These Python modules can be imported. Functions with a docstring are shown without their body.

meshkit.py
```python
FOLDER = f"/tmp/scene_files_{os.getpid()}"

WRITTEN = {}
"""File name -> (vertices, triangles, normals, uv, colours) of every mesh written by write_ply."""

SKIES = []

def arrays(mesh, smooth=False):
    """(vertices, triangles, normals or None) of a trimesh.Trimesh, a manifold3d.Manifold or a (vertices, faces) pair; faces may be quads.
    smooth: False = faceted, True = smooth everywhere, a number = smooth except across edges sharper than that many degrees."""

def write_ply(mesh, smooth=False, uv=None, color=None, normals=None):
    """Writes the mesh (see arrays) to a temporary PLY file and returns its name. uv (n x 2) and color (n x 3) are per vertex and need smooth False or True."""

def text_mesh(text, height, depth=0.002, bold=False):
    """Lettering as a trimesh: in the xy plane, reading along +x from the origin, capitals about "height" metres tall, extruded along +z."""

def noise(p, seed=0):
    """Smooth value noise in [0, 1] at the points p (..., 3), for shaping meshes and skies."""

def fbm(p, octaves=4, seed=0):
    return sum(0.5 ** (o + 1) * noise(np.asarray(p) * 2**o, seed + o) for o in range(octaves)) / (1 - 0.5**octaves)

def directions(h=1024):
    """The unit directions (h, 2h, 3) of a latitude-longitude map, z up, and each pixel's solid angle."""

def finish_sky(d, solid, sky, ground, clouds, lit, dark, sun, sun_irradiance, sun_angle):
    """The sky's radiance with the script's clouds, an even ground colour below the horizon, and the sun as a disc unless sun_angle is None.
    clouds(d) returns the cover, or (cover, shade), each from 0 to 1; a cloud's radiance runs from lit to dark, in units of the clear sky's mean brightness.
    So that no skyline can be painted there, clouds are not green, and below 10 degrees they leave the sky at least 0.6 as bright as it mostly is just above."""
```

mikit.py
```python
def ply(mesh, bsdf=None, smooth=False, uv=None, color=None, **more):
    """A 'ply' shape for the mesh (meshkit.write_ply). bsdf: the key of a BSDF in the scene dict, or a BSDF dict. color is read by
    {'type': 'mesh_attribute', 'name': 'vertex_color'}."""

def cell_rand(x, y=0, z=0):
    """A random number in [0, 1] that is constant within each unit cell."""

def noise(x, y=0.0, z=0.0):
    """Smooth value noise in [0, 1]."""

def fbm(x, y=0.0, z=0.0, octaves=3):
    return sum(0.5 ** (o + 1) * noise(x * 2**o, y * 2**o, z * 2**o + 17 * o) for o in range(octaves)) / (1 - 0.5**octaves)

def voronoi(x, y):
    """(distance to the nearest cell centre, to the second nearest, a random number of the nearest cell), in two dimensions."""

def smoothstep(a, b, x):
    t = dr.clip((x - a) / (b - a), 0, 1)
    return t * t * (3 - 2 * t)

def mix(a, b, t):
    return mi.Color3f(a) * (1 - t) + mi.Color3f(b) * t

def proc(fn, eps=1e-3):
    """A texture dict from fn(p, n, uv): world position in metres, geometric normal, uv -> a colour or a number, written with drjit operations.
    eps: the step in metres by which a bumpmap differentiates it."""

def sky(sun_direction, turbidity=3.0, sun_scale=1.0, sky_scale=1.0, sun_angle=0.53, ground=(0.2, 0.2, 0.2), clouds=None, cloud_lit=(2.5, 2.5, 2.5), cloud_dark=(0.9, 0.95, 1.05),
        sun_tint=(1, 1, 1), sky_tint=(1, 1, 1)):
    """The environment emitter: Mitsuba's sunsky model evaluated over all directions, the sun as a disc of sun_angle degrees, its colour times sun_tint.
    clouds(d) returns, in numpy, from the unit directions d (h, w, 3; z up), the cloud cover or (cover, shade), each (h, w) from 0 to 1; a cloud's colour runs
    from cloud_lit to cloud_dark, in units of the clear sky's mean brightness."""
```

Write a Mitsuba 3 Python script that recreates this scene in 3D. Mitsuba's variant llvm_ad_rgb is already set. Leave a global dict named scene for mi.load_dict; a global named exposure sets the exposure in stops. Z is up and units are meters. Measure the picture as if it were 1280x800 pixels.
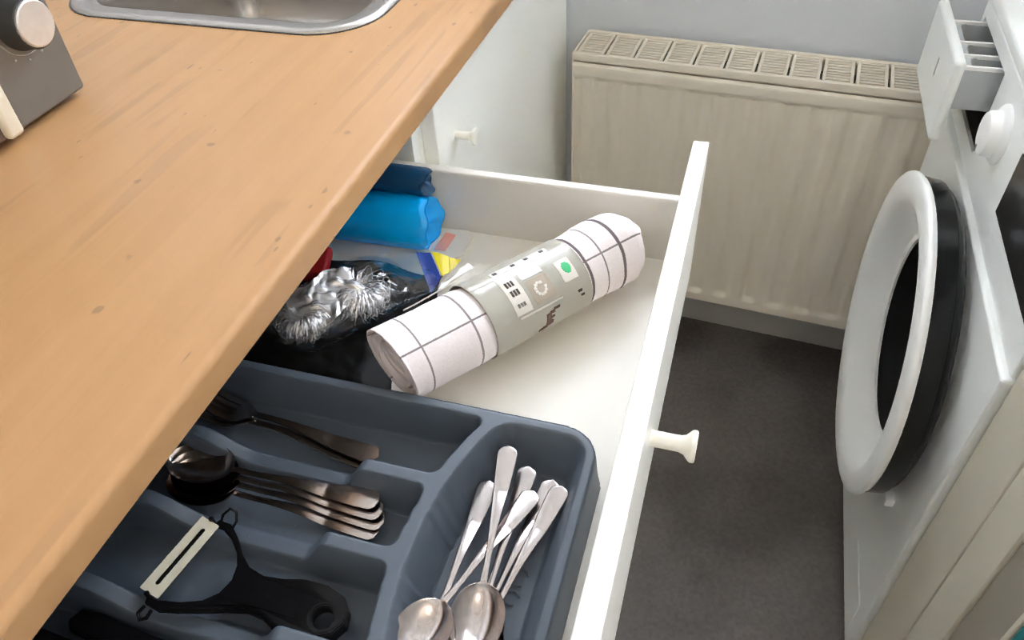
import math, random
import numpy as np
import trimesh
import manifold3d as m3
import mitsuba as mi
import drjit as dr
import mikit, meshkit
from mikit import proc, fbm, noise, smoothstep, mix, voronoi
from shapely.geometry import Polygon, Point, LineString, box as sbox
from shapely import affinity

random.seed(7)
RNG = np.random.default_rng(7)
T = mi.ScalarTransform4f

# ------------------------------------------------------------------ camera, sky, lamps, exposure
exposure = 3.5
CAM = np.array([0.3301, -0.7342, 1.2855])
FWD = np.array([-0.2388, 0.6882, -0.6851])
DOWN = np.array([0.1658, -0.6662, -0.7271])
scene = {
    'type': 'scene',
    'camera': {'type': 'perspective', 'fov': 67.212, 'fov_axis': 'x', 'near_clip': 0.02, 'far_clip': 200.0,
               'to_world': T().look_at(origin=CAM.tolist(), target=(CAM + FWD).tolist(), up=(-DOWN).tolist())},
}
labels = {}


def overcast(d):
    n = meshkit.fbm(d * np.array([2.2, 2.2, 4.0]) + 5.0, 4, seed=3)
    return np.clip(0.72 + 0.5 * (n - 0.5), 0, 1), np.clip(n * 0.6, 0, 1)


scene['sky'] = mikit.sky((0.35, -0.5, 0.75), turbidity=4.0, sun_scale=0.0, sky_scale=4.4, ground=(0.22, 0.22, 0.2),
                         clouds=overcast, cloud_lit=(2.6, 2.65, 2.7), cloud_dark=(1.5, 1.55, 1.65), sky_tint=(0.95, 1.0, 1.06))
LAMP_POWER = 2.6

# ------------------------------------------------------------------ materials


def mat(key, d):
    scene[key] = {'type': 'twosided', 'bsdf': d} if d['type'] in ('principled', 'roughplastic', 'roughconductor', 'diffuse', 'bumpmap', 'plastic') else d
    return key


def rgb(*c):
    return {'type': 'rgb', 'value': list(c)}


def pr(key, col, rough=0.5, **k):
    return mat(key, {'type': 'principled', 'base_color': rgb(*col) if isinstance(col, tuple) else col, 'roughness': rough, **k})


def oak(p, n, uv):
    x, y, z = p.x, p.y, p.z
    bend = 0.05 * fbm(x * 2.0 + 3.0, y * 1.1, 0.0)
    g = fbm((x + bend) * 55.0, y * 3.2 + 11.0, z * 20.0, 4)
    f = fbm((x + bend * 0.3) * 320.0, y * 9.0, z * 90.0, 2)
    big = fbm(x * 3.0 + 7.0, y * 1.3 + 2.0, 1.0, 2)
    s = smoothstep(0.58, 0.72, fbm((x + bend) * 90.0 + 40.0, y * 5.0 + 3.0, 2.0, 2)) * smoothstep(0.5, 0.62, fbm(x * 24.0, y * 10.0 + 9.0, 5.0, 2))
    c = mix((0.475, 0.265, 0.120), (0.435, 0.237, 0.102), smoothstep(0.2, 0.8, g) * 0.7 + (f - 0.5) * 0.35)
    c = c * (0.96 + 0.09 * (big - 0.3))
    fleck = smoothstep(0.865, 0.92, fbm(x * 105.0 + 5.0, y * 40.0, 4.0, 2))
    return mix(mix(c, (0.29, 0.165, 0.085), s * 0.26), (0.24, 0.15, 0.085), fleck * 0.55)


pr('m_oak', proc(oak), 0.42, specular=0.28, clearcoat=0.3, clearcoat_gloss=0.85)
pr('m_darkening_sheet', (0.10, 0.078, 0.05), 0.8)
pr('m_white_laminate', (0.90, 0.90, 0.85), 0.38)
pr('m_white_foil', (0.86, 0.845, 0.79), 0.3)
pr('m_drawer_side', (0.66, 0.635, 0.57), 0.35)
pr('m_drawer_base', proc(lambda p, n, uv: mix((0.80, 0.77, 0.70), (0.74, 0.71, 0.64), smoothstep(0.3, 0.8, fbm(p.x * 6.0, p.y * 6.0, 0.0)))), 0.33)
pr('m_knob', (0.84, 0.82, 0.74), 0.3)
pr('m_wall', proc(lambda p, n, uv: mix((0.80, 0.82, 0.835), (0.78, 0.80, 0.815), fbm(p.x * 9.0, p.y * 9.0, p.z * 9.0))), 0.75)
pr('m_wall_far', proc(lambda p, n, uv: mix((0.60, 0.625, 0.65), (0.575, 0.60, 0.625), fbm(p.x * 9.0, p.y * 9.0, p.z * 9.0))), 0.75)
pr('m_ceiling', (0.86, 0.86, 0.85), 0.8)
pr('m_skirting', (0.42, 0.40, 0.36), 0.5)


def floor_col(p, n, uv):
    a = fbm(p.x * 5.0, p.y * 5.0, 0.0)
    b = fbm(p.x * 160.0, p.y * 160.0, 3.0, 2)
    return mix((0.088, 0.076, 0.070), (0.145, 0.130, 0.123), smoothstep(0.3, 0.7, a)) * (0.85 + 0.3 * b)


pr('m_floor', proc(floor_col), 0.55)
pr('m_radiator', (0.74, 0.68, 0.57), 0.36)
pr('m_radiator_slot', (0.12, 0.105, 0.085), 0.6)
pr('m_appliance', (0.80, 0.815, 0.79), 0.28)
pr('m_appliance_ring', (0.86, 0.865, 0.85), 0.22)
pr('m_appliance_grey', (0.46, 0.48, 0.49), 0.4)
pr('m_black_gloss', (0.010, 0.011, 0.011), 0.15, specular=0.25)
pr('m_dark_glass', (0.012, 0.013, 0.013), 0.3, specular=0.04)
pr('m_black_rubber', (0.03, 0.03, 0.028), 0.45)
pr('m_screen', (0.018, 0.017, 0.016), 0.15)
pr('m_cream', (0.56, 0.52, 0.42), 0.5)
pr('m_cream_dark', (0.30, 0.27, 0.22), 0.5)
pr('m_teal', (0.02, 0.16, 0.17), 0.6)
pr('m_tray', proc(lambda p, n, uv: mix((0.074, 0.094, 0.120), (0.088, 0.110, 0.138), fbm(p.x * 30.0, p.y * 30.0, p.z * 30.0))), 0.42)
mat('m_steel', {'type': 'roughconductor', 'material': 'Cr', 'distribution': 'ggx', 'alpha': 0.03, 'specular_reflectance': rgb(0.90, 0.85, 0.77)})
mat('m_steel_sink', {'type': 'roughconductor', 'material': 'Cr', 'distribution': 'ggx', 'alpha': 0.16, 'specular_reflectance': rgb(0.74, 0.73, 0.63)})
mat('m_steel_wool', {'type': 'roughconductor', 'material': 'Al', 'distribution': 'ggx', 'alpha': 0.13, 'specular_reflectance': rgb(0.95, 0.95, 0.95)})
mat('m_glare_foil', {'type': 'roughconductor', 'material': 'Al', 'distribution': 'ggx', 'alpha': 0.2})
pr('m_black_plastic', (0.005, 0.005, 0.006), 0.25, specular=0.22)
pr('m_black_film', (0.006, 0.006, 0.006), 0.5, specular=0.12)
pr('m_blue_film', proc(lambda p, n, uv: mix((0.0, 0.37, 0.92), (0.0, 0.43, 0.97), fbm(p.x * 60.0, p.y * 30.0, p.z * 60.0))), 0.3, specular=0.6)
pr('m_blue_dark', (0.0, 0.11, 0.36), 0.35)
pr('m_navy_film', (0.006, 0.055, 0.13), 0.4)
mat('m_clear_film', {'type': 'thindielectric', 'int_ior': 1.5})
pr('m_print_blue', (0.03, 0.06, 0.30), 0.3)
pr('m_print_yellow', (0.75, 0.62, 0.01), 0.3)
pr('m_print_red', (0.35, 0.015, 0.015), 0.35)
pr('m_print_pink', (0.85, 0.38, 0.28), 0.4)
pr('m_packet', (0.78, 0.74, 0.66), 0.22)
pr('m_sleeve', (0.40, 0.385, 0.33), 0.18, specular=0.7)
pr('m_paper', (0.74, 0.71, 0.66), 0.35)
pr('m_paper_white', (0.86, 0.86, 0.88), 0.3)
pr('m_print_tan', (0.43, 0.37, 0.30), 0.35)
pr('m_print_dark', (0.07, 0.055, 0.05), 0.4)
pr('m_print_grey', (0.22, 0.21, 0.20), 0.4)
pr('m_print_brown', (0.12, 0.06, 0.045), 0.4)
pr('m_print_green', (0.06, 0.50, 0.20), 0.35)
pr('m_microwave', (0.175, 0.165, 0.143), 0.35, metallic=0.2)
pr('m_microwave_door', (0.20, 0.15, 0.125), 0.22, metallic=0.2)
pr('m_microwave_body', (0.10, 0.10, 0.10), 0.4)
pr('m_silver', proc(lambda p, n, uv: mix((0.86, 0.84, 0.81), (0.72, 0.70, 0.66), fbm(p.x * 90.0, p.y * 90.0, p.z * 90.0))), 0.32, metallic=0.75)
pr('m_cream_metal', (0.80, 0.76, 0.62), 0.25, metallic=0.25)
pr('m_print_pale', (0.45, 0.43, 0.40), 0.5)


def towel_col(p, n, uv):
    # uv.x: metres along the roll, uv.y: metres around the roll
    a, s = uv.x, uv.y
    weave = 0.96 + 0.08 * noise(a * 900.0, s * 900.0)
    c = mix((0.84, 0.785, 0.795), (0.81, 0.75, 0.76), fbm(a * 30.0, s * 30.0)) * weave
    line = mi.Float(0)
    for pos, w, k in ((0.022, 0.0009, 0.75), (0.078, 0.0011, 0.75), (0.2225, 0.0015, 0.95), (0.244, 0.0009, 0.75), (0.268, 0.0019, 0.95), (-0.02, 0.001, 0.8)):
        line = dr.maximum(line, k * (1 - smoothstep(w * 0.7, w * 1.5, dr.abs(a - pos))))
    for pos, w, k in ((0.027, 0.0009, 0.8), (0.098, 0.0009, 0.8), (0.165, 0.0014, 0.9), (-0.046, 0.001, 0.8), (-0.11, 0.001, 0.8)):
        line = dr.maximum(line, k * (1 - smoothstep(w * 0.7, w * 1.5, dr.abs(s - pos))))
    return mix(c, (0.11, 0.085, 0.095), line)


pr('m_towel', proc(towel_col), 0.9, sheen=0.4)

# ------------------------------------------------------------------ helpers


def key_for(name, parent=None):
    base = f'{parent}__{name}' if parent else name
    taken = lambda k: k in labels or k in scene or any(q.startswith(k + '__') for q in scene)
    if not taken(base):
        return base
    i = 1
    while taken(f'{base}_{i:03d}'):
        i += 1
    return f'{base}_{i:03d}'


def lab(key, label=None, cat=None, group=None, kind=None):
    d = labels.setdefault(key, {})
    for k, v in (('label', label), ('category', cat), ('group', group), ('kind', kind)):
        if v:
            d[k] = v


def thing(name, label, cat, group=None):
    k = key_for(name)
    lab(k, label, cat, group)
    return k


def put(name, mesh, m, parent=None, smooth=False, label=None, cat=None, group=None, kind=None, uv=None, to_world=None):
    k = key_for(name, parent)
    if isinstance(mesh, dict):
        d = dict(mesh)
    else:
        d = mikit.ply(mesh, m, smooth=smooth, uv=uv)
    if to_world is not None:
        d['to_world'] = to_world
    scene[k] = d
    if label or cat or group or kind:
        lab(k, label, cat, group, kind)
    return k


def struct(name, mesh, m, parent=None, smooth=False, label=None):
    return put(name, mesh, m, parent, smooth, label, kind=None if parent else 'structure')


def man(mesh):
    return m3.Manifold(m3.Mesh(np.asarray(mesh.vertices, np.float32), np.asarray(mesh.faces, np.uint32)))


def tri(m):
    q = m.to_mesh()
    return trimesh.Trimesh(np.array(q.vert_properties[:, :3], float), np.array(q.tri_verts), process=False)


def bx(x0, x1, y0, y1, z0, z1):
    return trimesh.creation.box(extents=(x1 - x0, y1 - y0, z1 - z0), transform=trimesh.transformations.translation_matrix(((x0 + x1) / 2, (y0 + y1) / 2, (z0 + z1) / 2)))


def mbox(x0, x1, y0, y1, z0, z1):
    return m3.Manifold.cube((x1 - x0, y1 - y0, z1 - z0)).translate((x0, y0, z0))


def rbox(x0, x1, y0, y1, z0, z1, r=0.003, seg=12):
    s = m3.Manifold.sphere(r, seg)
    pts = [s.translate((x, y, z)) for x in (x0 + r, x1 - r) for y in (y0 + r, y1 - r) for z in (z0 + r, z1 - r)]
    return tri(m3.Manifold.batch_hull(pts))


def cat_(*ms):
    return trimesh.util.concatenate([m for m in ms])


def lathe(profile, seg=96, close=False):
    """(radius, height) profile turned about z."""
    p = list(profile)
    if close:
        p = p + [p[0]]
    return trimesh.creation.revolve(np.array(p, float), sections=seg)


def lathe_x(profile, origin, seg=96):
    """(a, r) profile: a runs along -x from origin (x, y, z)."""
    m = lathe([(max(r, 0.0), a) for a, r in profile], seg)
    v = np.array(m.vertices)
    m.vertices = np.stack([origin[0] - v[:, 2], origin[1] + v[:, 0], origin[2] + v[:, 1]], -1)
    m.fix_normals()
    return m


def grid_mesh(P, wrap_u=False, wrap_v=False, flip=False):
    nu, nv = P.shape[:2]
    idx = np.arange(nu * nv).reshape(nu, nv)
    if wrap_u:
        idx = np.vstack([idx, idx[:1]])
    if wrap_v:
        idx = np.hstack([idx, idx[:, :1]])
    a, b, c, d = idx[:-1, :-1].ravel(), idx[1:, :-1].ravel(), idx[1:, 1:].ravel(), idx[:-1, 1:].ravel()
    f = np.vstack([np.stack([a, b, c], -1), np.stack([a, c, d], -1)])
    if flip:
        f = f[:, ::-1]
    return trimesh.Trimesh(P.reshape(-1, 3), f, process=False)


def tube(path, r, n=8, closed=False):
    path = np.asarray(path, float)
    N = len(path)
    r = np.broadcast_to(np.asarray(r, float), (N,))
    t = np.gradient(path, axis=0)
    if closed:
        t = np.roll(path, -1, 0) - np.roll(path, 1, 0)
    t /= np.linalg.norm(t, axis=1, keepdims=True) + 1e-12
    up = np.array([0.0, 0.0, 1.0]) if abs(t[0, 2]) < 0.9 else np.array([1.0, 0, 0])
    u = np.cross(t[0], up)
    rings = []
    for i in range(N):
        u = u - t[i] * (u @ t[i])
        u /= np.linalg.norm(u) + 1e-12
        w = np.cross(t[i], u)
        a = np.linspace(0, 2 * np.pi, n, endpoint=False)
        rings.append(path[i] + r[i] * (np.cos(a)[:, None] * u + np.sin(a)[:, None] * w))
    P = np.array(rings)
    m = grid_mesh(P, wrap_u=closed, wrap_v=True)
    if not closed:
        v = np.vstack([m.vertices, path[0], path[-1]])
        k = np.arange(n)
        f0 = np.stack([np.full(n, N * n), k, (k + 1) % n], -1)
        f1 = np.stack([np.full(n, N * n + 1), (N - 1) * n + (k + 1) % n, (N - 1) * n + k], -1)
        m = trimesh.Trimesh(v, np.vstack([m.faces, f0[:, ::-1], f1[:, ::-1]]), process=False)
    return m


def extr(poly, h, z0=0.0):
    m = trimesh.creation.extrude_polygon(poly, h, engine='earcut')
    m.apply_translation((0, 0, z0))
    return m


def smoothed(poly, r):
    return poly.buffer(r).buffer(-2 * r).buffer(r)


def rrect(x0, x1, y0, y1, r, res=10):
    return sbox(x0 + r, y0 + r, x1 - r, y1 - r).buffer(r, quad_segs=res)


def domed(poly, h, z0, bevel=0.002, steps=4):
    """An extruded outline with rounded top and bottom edges."""
    parts = []
    for k in range(steps + 1):
        a = k / steps * math.pi / 2
        off, dz = bevel * (1 - math.sin(a)), bevel * (1 - math.cos(a))
        q = poly.buffer(-off)
        if not q.is_empty:
            parts.append((q, dz))
    ms = None
    for (q, dz) in parts:
        for g in getattr(q, 'geoms', [q]):
            mm = man(extr(g, h - 2 * dz, z0 + dz))
            ms = mm if ms is None else ms + mm
    return tri(ms)


def rot_z(mesh, a, o=(0, 0, 0)):
    mesh.apply_transform(trimesh.transformations.rotation_matrix(a, (0, 0, 1), o))
    return mesh


# ------------------------------------------------------------------ room shell
WALL_A = -0.069           # the window wall stands slightly askew to the counter
WY = 0.706
WO = (0.0, WY, 0.0)


def wallm(m):
    return rot_z(m, WALL_A, WO)


struct('floor', bx(-0.68, 1.4, -2.7, 1.0, -0.05, 0.0), 'm_floor')
struct('ceiling', bx(-0.9, 1.6, -2.9, 1.1, 2.45, 2.5), 'm_ceiling')
struct('wall_left', bx(-0.76, -0.68, -2.7, 1.0, 0.0, 2.45), 'm_wall')
struct('wall_right', bx(1.32, 1.40, -2.7, 1.0, 0.0, 2.45), 'm_wall')
struct('wall_back', bx(-0.76, 1.40, -2.78, -2.7, 0.0, 2.45), 'm_wall')
WX0, WX1, WZ0, WZ1 = -0.50, 1.15, 1.32, 2.3
wf = mbox(-0.85, 1.5, WY, WY + 0.2, 0.0, 2.45) - mbox(WX0, WX1, 0.5, 1.1, WZ0, WZ1)
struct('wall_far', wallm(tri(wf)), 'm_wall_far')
fr = mbox(WX0, WX1, WY + 0.075, WY + 0.135, WZ0, WZ1) - mbox(WX0 + 0.05, WX1 - 0.05, 0.7, 1.0, WZ0 + 0.05, WZ1 - 0.05)
fr = fr + mbox(0.28, 0.33, WY + 0.075, WY + 0.135, WZ0, WZ1)
struct('window_1', wallm(tri(fr)), 'm_white_laminate')
struct('window_1_sill', wallm(rbox(WX0 - 0.04, WX1 + 0.04, WY - 0.035, WY + 0.105, WZ0 - 0.025, WZ0, 0.004)), 'm_white_laminate')
lab('window_1_sill', kind='structure')
struct('baseboard_far', wallm(cat_(bx(-0.02, 1.3, WY - 0.018, WY, 0.0, 0.095))), 'm_skirting')

# ------------------------------------------------------------------ worktop and base units
WT0, WT1 = 0.8705, 0.90
CT = WT0 - 0.0015        # tops of the base units
SINK = rrect(-0.60, -0.128, 0.083, 0.50, 0.085)
pf = [(-0.675, WT0), (-0.003, WT0), (-0.0008, WT0 + 0.0008), (0.0, WT0 + 0.003)]
pf += [(-0.007 + 0.007 * math.cos(a), WT1 - 0.007 + 0.007 * math.sin(a)) for a in np.linspace(0, math.pi / 2, 9)]
pf += [(-0.675, WT1)]
wt = trimesh.creation.extrude_polygon(Polygon(pf), 2.72, engine='earcut')       # (x, z) outline along y
v = np.array(wt.vertices)
wt.vertices = np.stack([v[:, 0], v[:, 2] - 2.03, v[:, 1]], -1)
wt.faces = wt.faces[:, ::-1]
hole = man(extr(SINK.buffer(-0.012), 0.2, 0.8))
put('worktop', tri(man(wt) - hole), 'm_oak', smooth=35, label='long oak laminate kitchen worktop with a rounded front edge', cat='worktop')

put('darkening_sheet', bx(-0.60, -0.004, -2.02, 0.03, WT0 - 0.0012, WT0 - 0.0002), 'm_darkening_sheet', 'worktop', label='dark brown sheet added below the worktop to darken the drawer')  # unseen sheet added to darken the drawer and its reflections

# far base unit under the sink
k = thing('base_cabinet', 'white base cabinet under the sink with one closed door, next to the radiator', 'cabinet')
put('body', cat_(bx(-0.60, -0.04, 0.027, 0.043, 0.10, CT), bx(-0.60, -0.04, 0.684, 0.70, 0.10, CT), bx(-0.60, -0.04, 0.043, 0.684, 0.10, 0.116),
                 bx(-0.61, -0.60, 0.027, 0.70, 0.10, CT), bx(-0.06, -0.04, 0.043, 0.684, 0.84, CT)), 'm_white_laminate', k)
put('plinth', bx(-0.60, -0.08, 0.027, 0.70, 0.0, 0.10), 'm_white_laminate', k)
d = put('door', rbox(-0.0395, -0.02, 0.036, 0.705, 0.13, 0.862, 0.002), 'm_white_laminate', k, smooth=30)


def knob_mesh(o, stem=0.0062, disc=0.0128, length=0.0345):
    prof = [(0.0, 0.0), (0.0, stem * 1.15), (0.003, stem), (length * 0.62, stem), (length * 0.74, stem * 1.15), (length * 0.86, disc * 0.93),
            (length * 0.9, disc), (length * 0.975, disc), (length, disc * 0.93), (length, 0.0)]
    m = lathe_x([(-a, r) for a, r in prof], o, 40)
    return m


put('knob', knob_mesh((-0.02, 0.098, 0.776), 0.0055, 0.0115, 0.028), 'm_knob', d, smooth=35, label='small white mushroom knob')

# near base unit with the drawer pulled open
DZ, DY0, DY1 = 0.709, -0.635, 0.0
k = thing('drawer_cabinet', 'white base cabinet with its top drawer pulled wide open', 'cabinet')
put('body', cat_(bx(-0.60, -0.04, 0.008, 0.0265, 0.10, CT), bx(-0.60, -0.04, -0.667, -0.649, 0.10, CT), bx(-0.60, -0.04, -0.649, 0.008, 0.10, 0.116),
                 bx(-0.61, -0.60, -0.667, 0.026, 0.10, CT)), 'm_white_laminate', k)
put('plinth', bx(-0.60, -0.08, -0.667, 0.026, 0.0, 0.10), 'm_white_laminate', k)
for z0, z1 in ((0.13, 0.40), (0.404, 0.675)):
    d = put('lower_drawer_front', rbox(-0.0395, -0.02, -0.66, 0.028, z0, z1, 0.002), 'm_white_laminate', k, smooth=30)
    put('knob', knob_mesh((-0.02, -0.33, (z0 + z1) / 2)), 'm_knob', d, smooth=35)
dr_ = put('drawer', bx(-0.198, 0.288, DY0 + 0.014, DY1 - 0.014, DZ - 0.01, DZ), 'm_drawer_base', k, label='open top drawer with a pale base')
for y0, y1 in ((DY1 - 0.014, DY1), (DY0, DY0 + 0.014)):
    put('side_panel', rbox(-0.21, 0.288, y0, y1, DZ - 0.022, 0.793, 0.003), 'm_drawer_side', dr_, smooth=30)
put('back_panel', rbox(-0.21, -0.198, DY0 + 0.014, DY1 - 0.014, DZ - 0.022, 0.780, 0.003), 'm_white_foil', dr_, smooth=30)
put('front_panel', rbox(0.288, 0.3045, -0.66, 0.004, 0.684, 0.8595, 0.0012), 'm_white_foil', dr_, smooth=30)
put('knob', knob_mesh((0.3045, -0.338, 0.786), 0.0068, 0.0132, 0.0365), 'm_knob', dr_, smooth=35, label='white mushroom knob on the drawer front')

# ------------------------------------------------------------------ sink
k = thing('sink', 'stainless steel sink with a rounded rim let into the worktop', 'sink')


def ring_loft(levels, n=160):
    """Loft a surface through a list of (polygon, z); last level is capped."""
    rows = []
    for poly, z in levels:
        c = poly.exterior
        t = np.linspace(0, 1, n, endpoint=False)
        # start every ring at the direction of +x from the centroid
        cx, cy = poly.centroid.x, poly.centroid.y
        pts = []
        for a in t * 2 * np.pi:
            ray = LineString([(cx, cy), (cx + 2 * math.cos(a), cy + 2 * math.sin(a))])
            q = c.intersection(ray)
            q = q if q.geom_type == 'Point' else list(q.geoms)[0]
            pts.append((q.x, q.y, z))
        rows.append(pts)
    P = np.array(rows)
    m = grid_mesh(P, wrap_v=True)
    c = P[-1].mean(0)
    v = np.vstack([m.vertices, c])
    b = (len(levels) - 1) * n
    k_ = np.arange(n)
    f = np.stack([np.full(n, len(v) - 1), b + k_, b + (k_ + 1) % n], -1)
    return trimesh.Trimesh(v, np.vstack([m.faces, f]), process=False)


INNER = SINK.buffer(-0.036)
rimm = ring_loft([(SINK, 0.9002), (SINK.buffer(-0.0008), 0.9022), (SINK.buffer(-0.004), 0.9048), (SINK.buffer(-0.009), 0.9055), (SINK.buffer(-0.016), 0.9040),
                  (SINK.buffer(-0.028), 0.9025), (SINK.buffer(-0.033), 0.9012), (INNER, 0.8965), (INNER.buffer(-0.004), 0.885), (INNER.buffer(-0.010), 0.79), (INNER.buffer(-0.016), 0.762),
                  (INNER.buffer(-0.03), 0.750), (INNER.buffer(-0.055), 0.746)])
put('bowl', rimm, 'm_steel_sink', k, smooth=60)
put('rim_shade', extr(SINK.buffer(0.0016).difference(SINK.buffer(-0.004)), 0.0010, 0.9001), 'm_black_rubber', k, label='thin dark line standing in for contact shade round the rim')  # black ring painted in for the contact shade under the rim
put('drain', lathe([(0.0, 0.0), (0.030, 0.0), (0.036, 0.002), (0.040, 0.0), (0.040, -0.003), (0.0, -0.003)], 48).apply_translation((-0.36, 0.29, 0.7495)), 'm_steel', k, smooth=35)

# ------------------------------------------------------------------ microwave
k = thing('microwave', 'silver and brown microwave oven standing on the oak worktop, cut by the left frame edge', 'microwave')
MX = -0.375
put('body', rbox(-0.665, MX - 0.022, -0.56, -0.104, 0.908, 1.175, 0.006), 'm_microwave_body', k, smooth=30)
put('control_panel', rbox(MX - 0.022, MX, -0.2035, -0.104, 0.906, 1.177, 0.004), 'm_microwave', k, smooth=30)
d = put('door', rbox(MX - 0.022, MX, -0.562, -0.2055, 0.906, 1.177, 0.004), 'm_microwave_door', k, smooth=30)
put('window', bx(MX - 0.001, MX + 0.0006, -0.53, -0.255, 0.945, 1.14), 'm_black_gloss', d)
hp = [(MX - 0.002, -0.218, 0.912), (MX + 0.012, -0.218, 0.915), (MX + 0.02, -0.218, 0.925), (MX + 0.021, -0.218, 0.95), (MX + 0.021, -0.218, 1.13), (MX + 0.02, -0.218, 1.155), (MX + 0.012, -0.218, 1.165), (MX - 0.002, -0.218, 1.168)]
put('handle', rbox(MX - 0.001, MX + 0.0105, -0.2255, -0.2055, 0.9075, 1.176, 0.005, 16), 'm_cream_metal', d, smooth=40, label='pale metal bar handle')
kn = put('knob', lathe_x([(0.0, 0.0), (0.0, 0.0265), (-0.004, 0.0275), (-0.007, 0.0258), (-0.022, 0.0245), (-0.022, 0.0)], (MX, -0.150, 0.998), 64), 'm_black_rubber', k, smooth=35, label='dark control knob with a silver face')
put('knob_face', lathe_x([(-0.021, 0.0), (-0.021, 0.0225), (-0.0245, 0.0225), (-0.0256, 0.021), (-0.026, 0.0)], (MX, -0.150, 0.998), 64), 'm_silver', kn, smooth=35, label='silver knob face')
arc = []
for a in np.linspace(math.radians(200), math.radians(340), 15):
    arc.append((MX + 0.0003, -0.150 + 0.032 * math.cos(a), 0.998 + 0.032 * math.sin(a)))
marks = [tube(arc, 0.0005, 6)]
for a in (235, 262, 290, 315):
    a = math.radians(a)
    marks.append(trimesh.creation.icosphere(1, 0.0013).apply_translation((MX + 0.0002, -0.150 + 0.0375 * math.cos(a), 0.998 + 0.0375 * math.sin(a))))
put('dial_markings', cat_(*marks), 'm_print_pale', k, label='pale dial marks printed under the knob')
for x, y in ((-0.64, -0.53), (-0.64, -0.135), (-0.42, -0.53), (-0.42, -0.135)):
    put('foot', lathe([(0, 0), (0.011, 0), (0.012, 0.009), (0, 0.009)], 20).apply_translation((x, y, 0.90)), 'm_black_rubber', k)

# ------------------------------------------------------------------ radiator
k = thing('radiator', 'cream panel radiator with a slotted top grille below the window', 'radiator')
RX0, RX1, RY, RZ0, RZ1 = 0.022, 0.685, 0.585, 0.150, 0.672
RD = 0.106            # depth, front to back


def radm(m):
    return rot_z(m, WALL_A, (0, RY, 0))


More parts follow.
